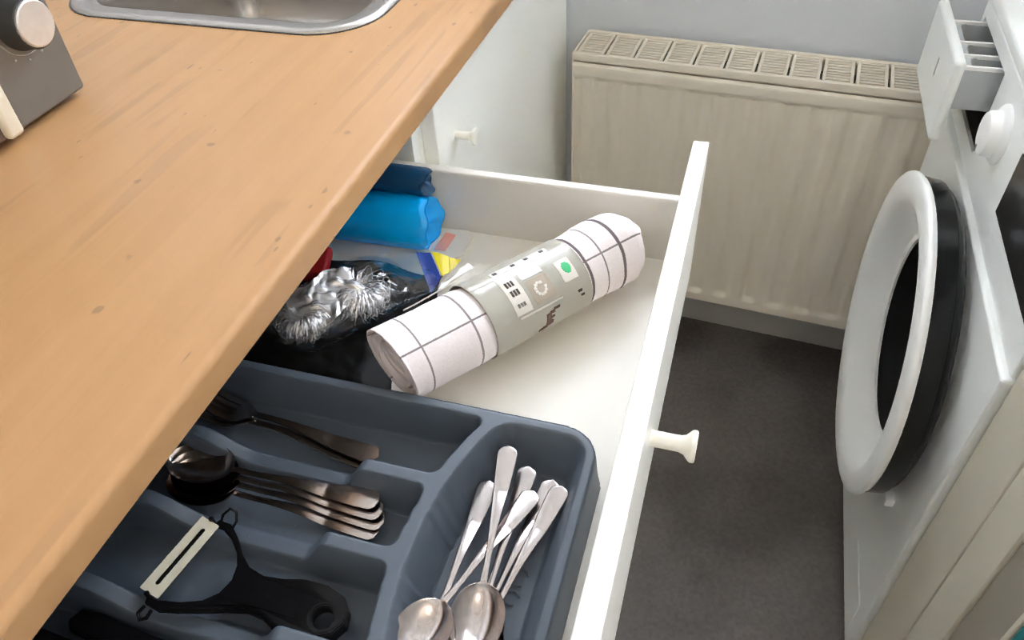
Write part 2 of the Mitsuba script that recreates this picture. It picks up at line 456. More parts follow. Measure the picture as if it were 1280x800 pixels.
PITCH = 0.0555
xs = np.arange(RX0, RX1 + 1e-6, PITCH / 16)
zs = np.concatenate([[RZ0, RZ0 + 0.001, RZ0 + 0.004], np.linspace(RZ0 + 0.010, RZ0 + 0.060, 14), np.linspace(RZ0 + 0.07, RZ1 - 0.085, 6), np.linspace(RZ1 - 0.075, RZ1 - 0.028, 16), [RZ1 - 0.022, RZ1 - 0.019, RZ1 - 0.0165, RZ1 - 0.015]])
X, Z = np.meshgrid(xs, zs, indexing='ij')
ph = ((X - RX0) / PITCH) % 1.0
ridge = np.clip(1.6 * (np.cos(2 * np.pi * (ph - 0.5)) * 0.5 + 0.5) - 0.3, 0, 1)
ridge = ridge * ridge * (3 - 2 * ridge)
sm = lambda a, b, t: (lambda q: q * q * (3 - 2 * q))(np.clip((t - a) / (b - a), 0, 1))
fade = sm(RZ0 + 0.022, RZ0 + 0.036 + 0.006 * (ridge - 0.5), Z) * (1 - sm(RZ1 - 0.048 + 0.004 * ridge, RZ1 - 0.037, Z))
edge = sm(0, 0.004, Z - RZ0) * sm(0, 0.006, RZ1 - 0.0145 - Z)
Y = RY + 0.004 - 0.006 * edge + 0.0052 * fade * (1 - ridge) + 0.002 * fade
front = grid_mesh(np.stack([X, Y, Z], -1))
put('front_panel', radm(cat_(front, bx(RX0, RX1, RY + 0.014, RY + 0.016, RZ0 + 0.004, RZ1 - 0.015), bx(RX0, RX1, RY + 0.004, RY + 0.016, RZ0, RZ0 + 0.002))), 'm_radiator', k, smooth=35)
put('back_panel', radm(bx(RX0, RX1, RY + RD - 0.010, RY + RD, RZ0, RZ1 - 0.005)), 'm_radiator', k)
put('top_cover', radm(cat_(rbox(RX0 - 0.003, RX1 + 0.003, RY + 0.0015, RY + 0.010, RZ1 - 0.012, RZ1 + 0.003, 0.002, 8), rbox(RX0 - 0.003, RX1 + 0.003, RY + RD - 0.008, RY + RD + 0.002, RZ1 - 0.004, RZ1 + 0.003, 0.0012, 8))), 'm_radiator', k, smooth=30, label='frame edge around the top grille')
for x0 in (RX0 - 0.003, RX1 - 0.001):
    put('side_cover', radm(rbox(x0, x0 + 0.004, RY + 0.002, RY + RD + 0.002, RZ0 + 0.01, RZ1 + 0.002, 0.0012, 8)), 'm_radiator', k, smooth=30)
put('inner_fins', radm(bx(RX0 + 0.004, RX1 - 0.004, RY + 0.018, RY + RD - 0.012, RZ0 + 0.02, RZ1 - 0.022)), 'm_radiator_slot', k, label='convector fins below the grille, coloured dark for the shade there')  # solid block in a dark colour, painted shade between the slats
CP = 0.0532
ncell = int((RX1 - RX0) / CP)
for i in range(ncell):
    x0 = RX0 + 0.004 + i * CP
    x1 = x0 + CP - 0.004
    y0, y1 = RY + 0.010, RY + RD - 0.008
    ms = [bx(x0, x0 + 0.005, y0, y1, RZ1 - 0.004, RZ1 + 0.001), bx(x1 - 0.005, x1, y0, y1, RZ1 - 0.004, RZ1 + 0.001)]
    for j in range(9):
        yy = y0 + 0.0005 + j * (y1 - y0 - 0.006) / 8
        ms.append(bx(x0 + 0.005, x1 - 0.005, yy, yy + 0.0046, RZ1 - 0.004, RZ1 + 0.0005))
    put('grille_section', radm(cat_(*ms)), 'm_radiator', k)
for x0 in (0.12, 0.52):
    put('bracket', radm(bx(x0, x0 + 0.03, RY + RD, RY + RD + 0.012, RZ0 + 0.05, RZ1 - 0.06)), 'm_radiator', k)

# ------------------------------------------------------------------ washing machine
k = thing('washing_machine', 'white front-loading washing machine with its porthole door and detergent drawer pulled out', 'washing machine')
FX, WY0, WY1 = 0.646, -0.079, 0.528
PORT = m3.Manifold.cylinder(0.3, 0.152, 0.152, 96).rotate((0, 90, 0)).translate((FX - 0.1, 0.1950, 0.4640))      # porthole opening
body = man(rbox(FX - 0.001, 1.21, WY0, WY1, 0.012, 0.846, 0.012, 16)) - PORT - mbox(FX - 0.01, FX + 0.13, 0.325, 0.510, 0.70, 0.815)
put('body', tri(body), 'm_appliance', k, smooth=35)
put('top_panel', rbox(FX - 0.004, 1.21, WY0 - 0.001, WY1 + 0.001, 0.836, 0.856, 0.006), 'm_appliance', k, smooth=35)
cp = man(rbox(FX - 0.003, FX + 0.03, WY0 + 0.0005, WY1 - 0.0005, 0.672, 0.837, 0.004)) - mbox(FX - 0.02, FX + 0.13, 0.325, 0.510, 0.70, 0.815)
put('front_panel', tri(man(rbox(FX - 0.010, FX + 0.02, WY0 - 0.0005, WY1 + 0.0005, 0.016, 0.668, 0.004, 16)) - PORT), 'm_appliance', k, smooth=35)
put('control_panel', tri(cp), 'm_appliance', k, smooth=35)
put('display', rbox(FX - 0.0045, FX - 0.002, -0.052, 0.153, 0.722, 0.802, 0.001), 'm_screen', k, smooth=30, label='dark display window')
kb = put('programme_knob', lathe_x([(0.0, 0.0), (0.0, 0.037), (0.003, 0.037), (0.006, 0.034), (0.007, 0.030), (0.009, 0.0285), (0.017, 0.0278), (0.0205, 0.0258), (0.022, 0.021), (0.022, 0.0)], (FX - 0.003, 0.246, 0.773), 64), 'm_appliance_ring', k, smooth=40, label='round white programme knob')
put('pointer', bx(FX - 0.026, FX - 0.0248, 0.2445, 0.2475, 0.748, 0.757), 'm_print_grey', kb)
# detergent drawer
dd = put('detergent_drawer', tri(man(rbox(0.585, 0.600, 0.334, 0.556, 0.706, 0.822, 0.007, 16)) - man(rbox(0.575, 0.590, 0.425, 0.434, 0.758, 0.786, 0.003, 8))), 'm_appliance', k, smooth=35, label='pulled-out white detergent drawer')
put('grip_slot', rbox(0.586, 0.5905, 0.4245, 0.4345, 0.7575, 0.7865, 0.001, 8), 'm_print_grey', dd, label='dark finger slot')
tr = mbox(0.600, 0.76, 0.346, 0.500, 0.752, 0.808)
for y0, y1 in ((0.350, 0.382), (0.386, 0.424), (0.428, 0.496)):
    tr = tr - man(rbox(0.611, 0.752, y0, y1, 0.762, 0.83, 0.010, 16))
put('detergent_tray', tri(tr), 'm_appliance_grey', dd, smooth=30, label='grey tray with open compartments')
for y in (0.348, 0.384, 0.426, 0.498):
    put('tray_rim', rbox(0.600, 0.655, y - 0.0022, y + 0.0022, 0.806, 0.812, 0.001, 8), 'm_appliance_ring', dd, smooth=30)
put('drawer_opening', cat_(bx(FX + 0.1, FX + 0.105, 0.328, 0.507, 0.703, 0.812), bx(FX + 0.002, FX + 0.1, 0.328, 0.507, 0.6985, 0.7005)), 'm_black_rubber', k)
# porthole door
PO = (FX, 0.1950, 0.4640)
door = [(0.0625, 0.2375), (0.0635, 0.2395), (0.066, 0.2408), (0.069, 0.2405), (0.0715, 0.238), (0.0735, 0.231), (0.074, 0.222), (0.0735, 0.212), (0.071, 0.203), (0.065, 0.195), (0.056, 0.186), (0.045, 0.176), (0.037, 0.167), (0.0335, 0.161), (0.032, 0.156), (0.032, 0.150), (0.028, 0.150), (0.034, 0.222), (0.0625, 0.2375)]
d = put('porthole_door', lathe_x([(a_, r_ * 0.992) for a_, r_ in door], PO, 160), 'm_appliance_ring', k, smooth=40, label='white round porthole door ring')
put('door_glass', lathe_x([(0.029, 0.160), (0.031, 0.155), (0.018, 0.142), (-0.02, 0.128), (-0.05, 0.10), (-0.06, 0.06), (-0.062, 0.0)], PO, 96), 'm_dark_glass', d, smooth=60, label='dark glass bowl')
put('door_band', lathe_x([(0.0330, 0.18), (0.0330, 0.2270), (0.0345, 0.2300), (0.0630, 0.2345), (0.0630, 0.21)], PO, 160), 'm_black_gloss', d, smooth=35, label='black band behind the white ring')
hb = put('door_hub', lathe_x([(0.034, 0.225), (0.026, 0.222), (0.018, 0.208), (0.010, 0.172), (0.004, 0.160)], PO, 128), 'm_black_gloss', d, smooth=50, label='black inner bowl of the door')
put('door_seal', lathe_x([(0.008, 0.155), (0.013, 0.158), (0.013, 0.178), (0.0085, 0.184), (0.006, 0.184), (0.006, 0.155)], PO, 128), 'm_appliance', k, smooth=40, label='raised white ring around the door opening')
cy, cz = 0.022, 0.303
put('door_latch', rbox(FX - 0.022, FX - 0.006, cy - 0.010, cy + 0.010, cz - 0.006, cz + 0.008, 0.002, 8), 'm_appliance_ring', k, smooth=30, label='small white latch below the door')
a = math.radians(-152)
nn_ = np.array([-0.35, math.cos(a), math.sin(a)])
nn_ /= np.linalg.norm(nn_)
lt = trimesh.creation.annulus(0.0035, 0.0052, 0.002, sections=24)
lt.apply_transform(trimesh.geometry.align_vectors((0, 0, 1), nn_))
lt.apply_translation((FX - 0.0145, PO[1] + 0.181 * math.cos(a), PO[2] + 0.181 * math.sin(a)))
put('hub_mark', lt, 'm_appliance_ring', d, label='small white mark on the black bowl')
put('service_flap', rbox(FX - 0.0115, FX - 0.008, -0.05, 0.07, 0.03, 0.115, 0.001, 8), 'm_appliance', k, smooth=30)
for x, y in ((FX + 0.05, WY0 + 0.05), (FX + 0.05, WY1 - 0.05), (1.16, WY0 + 0.05), (1.16, WY1 - 0.05)):
    put('foot', lathe([(0, 0), (0.02, 0), (0.02, 0.014), (0, 0.014)], 20).apply_translation((x, y, 0)), 'm_black_rubber', k)

# cream cupboard next to the machine
k = thing('cupboard', 'cream cupboard with upright grooves standing beside the washing machine', 'cupboard')
put('body', bx(FX + 0.006, 1.2, -0.68, -0.082, 0.0, 0.85), 'm_cream', k)
put('side_stile', rbox(FX, FX + 0.02, -0.1755, -0.082, 0.004, 0.85, 0.003), 'm_cream', k, smooth=30)
d = put('door', rbox(FX, FX + 0.02, -0.2385, -0.1770, 0.004, 0.85, 0.003), 'm_cream', k, smooth=30)
put('recess', bx(FX + 0.004, FX + 0.02, -0.3035, -0.240, 0.004, 0.85), 'm_cream_dark', k)
put('edge_strip', rbox(FX - 0.001, FX + 0.02, -0.312, -0.304, 0.004, 0.85, 0.002), 'm_cream', k, smooth=30)
put('teal_panel', rbox(FX, FX + 0.02, -0.375, -0.3125, 0.004, 0.85, 0.003), 'm_teal', k, smooth=30, label='narrow teal strip')
put('end_stile', rbox(FX, FX + 0.02, -0.67, -0.376, 0.004, 0.85, 0.003), 'm_cream', k, smooth=30)

# ------------------------------------------------------------------ cutlery tray (a moulded sheet of plastic)
TX0, TX1, TY0, TY1, TF, TR = -0.178, 0.2640, -0.618, -0.3185, 0.7125, 0.757
H = 0.0014
gx = np.arange(TX0 - 0.004, TX1 + 0.004 + H, H)
gy = np.arange(TY0 - 0.004, TY1 + 0.004 + H, H)
GX, GY = np.meshgrid(gx, gy, indexing='ij')


def sd_rr(x, y, x0, x1, y0, y1, r):
    qx = np.abs(x - (x0 + x1) / 2) - (x1 - x0) / 2 + r
    qy = np.abs(y - (y0 + y1) / 2) - (y1 - y0) / 2 + r
    return np.hypot(np.maximum(qx, 0), np.maximum(qy, 0)) + np.minimum(np.maximum(qx, qy), 0) - r


def smin(a, b, r):
    h = np.clip(0.5 + 0.5 * (b - a) / r, 0, 1)
    return b * (1 - h) + a * h - r * h * (1 - h)


# curved divider between the long compartments and the cross compartment: left edge x(y), width
yk = np.array([-0.66, -0.60, -0.533, -0.473, -0.430, -0.395, -0.365, -0.345, -0.325, -0.30])
xk = np.array([0.160, 0.154, 0.1400, 0.1320, 0.1335, 0.1390, 0.1475, 0.1555, 0.168, 0.188])
from scipy.interpolate import CubicSpline
xl = CubicSpline(yk, xk)(GY)
slope = CubicSpline(yk, xk)(GY, 1)
nl = np.sqrt(1 + slope ** 2)
RIM = 0.0095
outer = sd_rr(GX, GY, TX0, TX1, TY0, TY1, 0.034)
inner_all = outer + RIM
comps = []
# cross compartment: right of the divider
cc = np.maximum(inner_all, (xl + 0.0110 - GX) / nl)
comps.append(cc)
rows = [(-0.3985, -0.3275), (-0.4705, -0.4085), (-0.5495, -0.4805), (-0.612, -0.5595)]
for (y0, y1) in rows:
    c = np.maximum(np.maximum(y0 - GY, GY - y1), np.maximum(inner_all, (GX - xl) / nl))
    comps.append(c)
# round the compartments' corners: shrink, then grow by way of a distance transform
from scipy.ndimage import distance_transform_edt
RC = 0.009
wall = np.full(GX.shape, 1.0)
for i, c in enumerate(comps):
    rc = 0.020 if i == 0 else RC
    core = c < -rc
    dd_ = distance_transform_edt(~core) * H - distance_transform_edt(core) * H - rc
    DRAFT = 0.017 if i == 0 else 0.0075
    w_ = np.clip((dd_ + DRAFT) / DRAFT, 0, 1)
    w_ = w_ * w_ * (3 - 2 * w_)
    wall = np.minimum(wall, 0.35 * w_ + 0.65 * np.clip((dd_ + DRAFT) / DRAFT, 0, 1) if i == 0 else w_)
depth_rim = np.full(GX.shape, TR)
# scooped dividers: full height by the cross compartment, dropping to a low saddle, rising again to the left
saddle = sm(0.050, 0.078, GX) + 0.75 * (1 - sm(-0.095, -0.035, GX))
saddle = np.clip(saddle, 0, 1)
isdiv = (GX < xl - 0.004) & (GY < -0.39) & (GY > -0.57)
lowrim = TF + 0.012 + (TR - TF - 0.012) * saddle
side = sm(-0.333, -0.36, GY) * 0 + 1
rim = np.where(isdiv, lowrim, depth_rim)
Zt = TF + (rim - TF) * wall
skirt = np.clip(outer / 0.004 + 1.0, 0, 1)
Zt = np.where(outer > -0.004, TR - (TR - 0.7105) * np.clip((outer + 0.001) / 0.0045, 0, 1) ** 0.8 - 0.001 * skirt, Zt)
Zt = np.where(outer > 0.0035, 0.7102, Zt)
top = grid_mesh(np.stack([GX, GY, Zt], -1))
keep = (outer < 0.0045).ravel()
top.update_faces(keep[top.faces].all(1))
top.remove_unreferenced_vertices()
put('cutlery_tray', top, 'm_tray', smooth=True, label='dark grey plastic cutlery tray with scooped compartments inside the open drawer', cat='cutlery tray')


for (ex, ey, er) in ((0.2225, -0.4455, 0.0075), (0.2215, -0.4640, 0.0060)):
    tt_ = np.linspace(0.3, 5.2, 26)
    put('embossed_mark', tube([(ex + er * math.cos(t_), ey + er * math.sin(t_), TF + 0.0012 + max(0.0, (ex + er * math.cos(t_) - 0.2365) * 1.3)) for t_ in tt_], 0.0007, 6), 'm_tray', 'cutlery_tray', smooth=40)


# ------------------------------------------------------------------ cutlery
def frame(o, direction, up=(0, 0, 1)):
    x = np.array(direction, float)
    x /= np.linalg.norm(x)
    z = np.array(up, float) - x * (np.array(up, float) @ x)
    z /= np.linalg.norm(z)
    M = np.eye(4)
    M[:3, 0], M[:3, 1], M[:3, 2], M[:3, 3] = x, np.cross(z, x), z, o
    return M


def spoon_mesh(L=0.18, bowl=0.056, bw=0.0205, tipw=0.0088, deep=0.0118, thick=0.0016):
    """From the handle's tip at x=0 to the bowl's end at x=L; lies along x with the bowl opening up."""
    n, m = 110, 17
    t = np.linspace(0, 1, n)
    t = np.concatenate([t[:-1] * 1.0, [1.0]])
    x = L * (1 - (1 - t) ** 1.0)
    xb = L - bowl
    e = np.clip((x - xb) / bowl, 0, 1)
    egg = np.sqrt(np.clip(1 - (2 * e - 1) ** 2, 0, 1)) * (1 + 0.12 * (0.5 - e))
    hw = 0.0026 + (tipw - 0.0026) * (1 - sm(0.0, xb * 0.86, x)) ** 1.15
    hw = hw * np.sqrt(np.clip(1 - np.clip(1 - x / 0.008, 0, 1) ** 2, 0.0, 1))
    neck = sm(xb - 0.012, xb + 0.012, x)
    w = np.maximum(hw * (1 - sm(xb + 0.004, xb + 0.02, x)), np.where(x > xb, egg * bw, 0))
    w = np.where((x > xb - 0.012) & (x < xb + 0.02), np.maximum(w, 0.0027), w)
    w = np.maximum(w, 1e-5)
    zc = 0.004 * np.sin(np.clip((x / xb - 0.35) / 0.65, 0, 1) * np.pi)
    zc = zc + 0.004 * sm(xb - 0.03, xb + 0.005, x)
    s = np.linspace(-1, 1, m)
    top, bot = np.zeros((n, m, 3)), np.zeros((n, m, 3))
    d = deep * np.clip(egg, 0, 1) ** 0.8 * (x > xb) * (w / bw).clip(0, 1) ** 0.6
    for j, q in enumerate(s):
        z = zc - d * (1 - q * q) + (1 - neck) * (-0.0008 * q * q)
        top[:, j] = np.stack([x, w * q, z], -1)
        bot[:, j] = np.stack([x, w * q * 0.97, z - thick * (1 - 0.55 * q ** 4)], -1)
    full = np.concatenate([top, bot[:, ::-1]], axis=1)
    mesh = grid_mesh(full, wrap_v=True, flip=True)
    return mesh


def fork_mesh(L=0.195):
    xb = L - 0.052
    body = []
    hx = np.linspace(0, xb + 0.006, 40)
    hw = 0.0028 + (0.0098 - 0.0028) * (1 - sm(0.0, xb * 0.86, hx)) ** 1.15
    hw *= np.sqrt(np.clip(1 - np.clip(1 - hx / 0.009, 0, 1) ** 2, 0.0, 1))
    pts = list(zip(hx, hw)) + list(zip(hx[::-1], -hw[::-1]))
    pl = Polygon(pts).buffer(0)
    head = Polygon([(xb - 0.004, 0.0028), (xb + 0.006, 0.0085), (xb + 0.016, 0.0122), (L - 0.002, 0.0118), (L - 0.002, -0.0118), (xb + 0.016, -0.0122), (xb + 0.006, -0.0085), (xb - 0.004, -0.0028)]).buffer(0.001)
    pl = pl.union(head)
    for y in (-0.006, 0.0, 0.006):
        pl = pl.difference(LineString([(xb + 0.02, y), (L + 0.01, y)]).buffer(0.0014))
    mm = tri(man(extr(pl.simplify(0.0001), 0.0018)).refine_to_length(0.004))
    vv = np.array(mm.vertices)
    x = vv[:, 0]
    vv[:, 2] += 0.004 * np.sin(np.clip((x / xb - 0.35) / 0.65, 0, 1) * np.pi) - 0.006 * np.sin(np.clip((x - xb) / 0.052, 0, 1) * np.pi) + 0.004 * np.clip((x - xb) / 0.052, 0, 1)
    mm.vertices = vv
    return mm


SPOON = mikit.ply(spoon_mesh(), 'm_steel', smooth=50)
TABLESPOON = mikit.ply(spoon_mesh(L=0.205, bowl=0.066, bw=0.0215, tipw=0.0098, deep=0.0120), 'm_steel', smooth=50)
FORK = mikit.ply(fork_mesh(), 'm_steel', smooth=40)


def lay(plydict, tip, bowl, roll=0.0):
    tip, bowl = np.array(tip, float), np.array(bowl, float)
    M = frame(tip, bowl - tip)
    M = M @ trimesh.transformations.rotation_matrix(roll, (1, 0, 0))
    return {**plydict, 'to_world': T(M.tolist())}


g = 'loose spoons in the cross compartment'
SP = [  # tip, towards the bowl's middle
    ((0.2385, -0.3680, 0.7370), (0.2115, -0.503, 0.7255), 0.05, 'steel spoon whose handle lies rightmost in the cross compartment'),
    ((0.2280, -0.3570, 0.7270), (0.2065, -0.497, 0.7240), 0.0, 'steel spoon lying lowest under the others, only its handle tip showing'),
    ((0.2050, -0.3530, 0.7330), (0.2070, -0.500, 0.7300), 0.0, 'steel spoon half hidden between the upright and the crossing handles'),
    ((0.1755, -0.3735, 0.7290), (0.1765, -0.522, 0.7330), 0.0, 'steel spoon whose handle lies leftmost in the cross compartment'),
    ((0.2165, -0.3765, 0.7330), (0.1760, -0.508, 0.7420), 0.0, 'steel spoon crossing under the topmost one, its bowl bright in the tray corner'),
    ((0.1862, -0.3485, 0.7500), (0.2055, -0.490, 0.7370), 0.0, 'topmost steel spoon with its bright bowl stacked on another bowl'),
]
for tip, bowl, roll, text in SP:
    kk = put('spoon', lay(SPOON, tip, bowl, roll), None)
    lab(kk, text, 'spoon', g)
g = 'tablespoons nested in the middle compartment'
TS = [((0.0985, -0.4400, 0.7200), (-0.080, -0.440, 0.7205), 'steel tablespoon at the bottom of the nested stack'),
      ((0.1010, -0.4330, 0.7245), (-0.078, -0.434, 0.7245), 'second steel tablespoon from the bottom of the nested stack'),
      ((0.0980, -0.4270, 0.7300), (-0.082, -0.430, 0.7280), 'second steel tablespoon from the top of the nested stack'),
      ((0.0930, -0.4210, 0.7355), (-0.086, -0.426, 0.7315), 'topmost steel tablespoon of the nested stack')]
for tip, bowl, text in TS:
    lab(put('tablespoon', lay(TABLESPOON, tip, bowl), None), text, 'tablespoon', g)
g = 'forks in the far long compartment'
for tip, head, text in [((0.0660, -0.3790, 0.7215), (-0.115, -0.358, 0.7190), 'lower of two steel forks lying in the long far compartment'),
                        ((0.0705, -0.3745, 0.7260), (-0.110, -0.352, 0.7235), 'upper of two steel forks lying in the long far compartment, its pale tip showing')]:
    lab(put('fork', lay(FORK, tip, head), None), text, 'fork', g)

# ------------------------------------------------------------------ peeler
k = thing('peeler', 'black Y-shaped vegetable peeler with a slotted steel blade in the tray', 'peeler')
PZ = 0.7235
yoke_o = Polygon([(-0.030, -0.4725), (-0.018, -0.4735), (-0.006, -0.483), (0.004, -0.494), (0.016, -0.503), (0.032, -0.507), (0.050, -0.5065), (0.068, -0.5035), (0.088, -0.5035), (0.104, -0.5085),
                  (0.113, -0.5185), (0.115, -0.529), (0.109, -0.5395), (0.097, -0.5455), (0.080, -0.5475), (0.063, -0.5455), (0.048, -0.5385), (0.034, -0.5365), (0.018, -0.5405), (0.002, -0.5465), (-0.014, -0.5515), (-0.032, -0.5555), (-0.046, -0.5525), (-0.047, -0.5475),
                  (-0.036, -0.5475), (-0.020, -0.5445), (-0.004, -0.5385), (0.005, -0.529), (0.0085, -0.517), (0.006, -0.505), (0.000, -0.495), (-0.010, -0.486), (-0.022, -0.4795), (-0.032, -0.4785)])
yoke = smoothed(yoke_o, 0.0015).difference(Point(0.096, -0.5285).buffer(0.0082, quad_segs=12))
hm = domed(yoke, 0.0105, 0, 0.0035, 4)
v = np.array(hm.vertices)
tlt = lambda x: PZ + 0.006 * (1 - sm(-0.02, 0.05, x)) + 0.0045 * sm(0.03, 0.075, x)
v[:, 2] = v[:, 2] * (0.55 + 0.75 * sm(0.0, 0.06, v[:, 0])) + tlt(v[:, 0])
hm.vertices = v
put('handle', hm, 'm_black_plastic', k, smooth=40, label='black moulded handle')
A_, B_ = np.array([-0.0335, -0.4785]), np.array([-0.0445, -0.5455])
u_ = (B_ - A_) / np.linalg.norm(B_ - A_)
n_ = np.array([-u_[1], u_[0]])
w0 = 0.0078
bp_ = Polygon([A_ + n_ * w0, B_ + n_ * w0, B_ - n_ * w0, A_ - n_ * w0]).buffer(0.0008)
mid = (A_ + B_) / 2
slot = LineString([A_ + u_ * 0.009, B_ - u_ * 0.009]).buffer(0.0019)
bl = extr(bp_.difference(slot), 0.0011, 0)
bl.apply_translation((-mid[0], -mid[1], 0))
bl.apply_transform(trimesh.transformations.rotation_matrix(math.radians(-14), (u_[0], u_[1], 0)))
bl.apply_translation((mid[0], mid[1], PZ + 0.0145))
bk = extr(LineString([A_ + u_ * 0.007, B_ - u_ * 0.007]).buffer(0.0032), 0.0008, PZ + 0.0125)
put('slot_dark_strip', bk, 'm_black_plastic', k, label='dark strip added below the slot so that it shows dark')  # added strip that blackens the gap behind the blade slot
put('blade', bl, 'm_cream_metal', k, label='pale steel blade with a long slot')
pins = [trimesh.creation.cylinder(0.002, 0.010, sections=14).apply_translation((*(A_ - u_ * 0.002), PZ + 0.0125)), trimesh.creation.cylinder(0.002, 0.010, sections=14).apply_translation((*(B_ + u_ * 0.002), PZ + 0.0125))]
for q_ in pins:
    put('pivot', q_, 'm_black_plastic', k)
put('guard_loop', tube([(-0.0445, -0.5545, PZ + 0.010), (-0.0475, -0.5600, PZ + 0.008), (-0.0440, -0.5640, PZ + 0.006), (-0.0390, -0.5615, PZ + 0.007), (-0.0375, -0.5560, PZ + 0.010)], 0.0014, 8), 'm_black_plastic', k, smooth=40)
put('eye_remover', tube([(-0.026, -0.4775, PZ + 0.011), (-0.024, -0.4715, PZ + 0.019), (-0.0195, -0.4665, PZ + 0.022), (-0.0145, -0.4665, PZ + 0.019), (-0.0135, -0.471, PZ + 0.013), (-0.0165, -0.476, PZ + 0.008)], 0.0011, 8), 'm_black_plastic', k, smooth=40, label='thin black wire loop')

# ------------------------------------------------------------------ black handled knives in the nearest compartment
g = 'black handled knives in the nearest long compartment'


def knife(name, tip, end, wid, text):
    kk = thing(name, text, 'knife', g)
    L = np.linalg.norm(np.array(end) - np.array(tip))
    M = frame(tip, np.array(end) - np.array(tip))
    hp_ = Polygon([(0.0, -0.004), (0.006, -0.0095), (0.03, -0.0105), (0.06, -0.0085), (0.085, -0.0095), (0.095, -0.010), (0.096, 0.008), (0.08, 0.0085), (0.05, 0.0078), (0.02, 0.0088), (0.004, 0.007)])
    h = domed(affinity.scale(smoothed(hp_, 0.002), 1, wid / 0.01, origin=(0, 0)), 0.013, 0, 0.0045, 4)
    put('handle', h.apply_transform(M), 'm_black_plastic', kk, smooth=40, label='glossy black handle')
    b = Polygon([(0.09, -0.009), (L - 0.02, -0.009), (L, 0.002), (L - 0.005, 0.007), (0.09, 0.007)])
    put('blade', extr(b, 0.0018, 0.0055).apply_transform(M), 'm_steel', kk, label='steel blade')


knife('knife', (-0.100, -0.5740, 0.7160), (0.110, -0.5880, 0.7150), 0.0105, 'black handled kitchen knife with its steel blade catching a glint')
knife('knife', (-0.140, -0.5960, 0.7160), (0.090, -0.6020, 0.7150), 0.0095, 'black handled knife lying nearest the front of the tray')

# ------------------------------------------------------------------ rolled tea towel with a printed sleeve
k = thing('tea_towel', 'rolled white checked tea towel in a printed clear sleeve, lying across the drawer', 'tea towel')
A0, A1 = np.array([0.0565, -0.2984, 0.7650]), np.array([0.2422, -0.0300, 0.7497])
ax = (A1 - A0) / np.linalg.norm(A1 - A0)
TL = 0.306
sd_ = np.cross(ax, (0, 0, 1.0))
sd_ /= np.linalg.norm(sd_)          # points right and towards the camera
RT = 0.0405
turns = 6.5
nphi, na = 300, 90


def towel_pt(a, phi_out, depth_turn, inner=0.0):
    """a: metres along; phi: angle from up towards the camera side; depth_turn: turns below the outside."""
    return None


phi = np.linspace(0, turns * 2 * np.pi, nphi)          # 0 = outer free edge
sv = np.linspace(0, 1, na)
sv = 0.5 - 0.5 * np.cos(np.pi * sv) * 0.35 + (sv - 0.5) * 0.65 if False else sv
LAY = 0.0050
PHI, SV = np.meshgrid(phi, sv, indexing='ij')
turn = PHI / (2 * np.pi)
jit = np.interp(phi, np.linspace(0, phi[-1], 40), RNG.normal(0, 0.0022, 40))[:, None] + 0.0015 * np.sin(PHI * 1.7)
start = np.where(turn < 1.1, 0.0, 1.0) * jit + 0.0018 * turn - 0.004 * np.cos(2.2 - PHI + 0.75) * np.exp(-turn * 0.35)
Aq = start + (TL - start) * SV
R_ = RT - LAY * turn
phase = 2.2
ang = phase - PHI
wr = (meshkit.fbm(np.stack([Aq * 26, np.cos(ang) * 1.3 + 5, np.sin(ang) * 1.3], -1), 3, seed=5) - 0.5)
R_ = R_ + 0.0030 * wr * (turn < 1.2)
taper = sm(TL - 0.022, TL, Aq)
R_ = R_ * (1 + (0.025 * (1.15 + np.cos(ang + 0.7)) * (1 - sm(-0.02, 0.06, Aq)) + 0.085 * (1.0 + np.cos(ang + 0.55)) * sm(0.19, 0.275, Aq)) * (turn < 1.2)) * (1 - 0.20 * taper ** 2) + 0.0022 * np.sin(ang * 3 + 1.0) * sm(TL - 0.09, TL - 0.01, Aq) * (turn < 1.2)
R_ = R_ + 0.0014 * np.exp(-((Aq - 0.285) / 0.02) ** 2) * np.cos(ang * 2 - 0.5)
squeeze = 0.0012 * sm(0.088, 0.1, Aq) * (1 - sm(0.212, 0.225, Aq))
R_ = np.maximum(R_ - squeeze, 0.0015)
th = 0.0021


def to_world(Aq, ang, R):
    c, s = np.cos(ang), np.sin(ang)
    flat = 0.965
    return A0 + Aq[..., None] * ax + (R * s)[..., None] * sd_ + (R * c * flat)[..., None] * np.array([0, 0, 1.0])


Po = to_world(Aq, ang, R_)
Pi = to_world(Aq, ang, np.maximum(R_ - th, 0.0006))
# outer sheet, inner sheet and the rolled edges
go, gi = grid_mesh(Po), grid_mesh(Pi, flip=True)
n0 = len(go.vertices)
idx = np.arange(nphi * na).reshape(nphi, na)


def strip(a, b):
    return np.vstack([np.stack([a[:-1], a[1:], b[1:]], -1), np.stack([a[:-1], b[1:], b[:-1]], -1)])


fs = [go.faces, gi.faces + n0]
for e in (idx[:, 0], idx[:, -1], idx[0], idx[-1]):
    fs.append(strip(e, e + n0))
tw = trimesh.Trimesh(np.vstack([go.vertices, gi.vertices]), np.vstack(fs), process=False)
arcl = RT * (ang)
uvs = np.concatenate([np.stack([Aq, arcl], -1).reshape(-1, 2)] * 2)
put('cloth', tw, 'm_towel', k, smooth=True, uv=uvs)
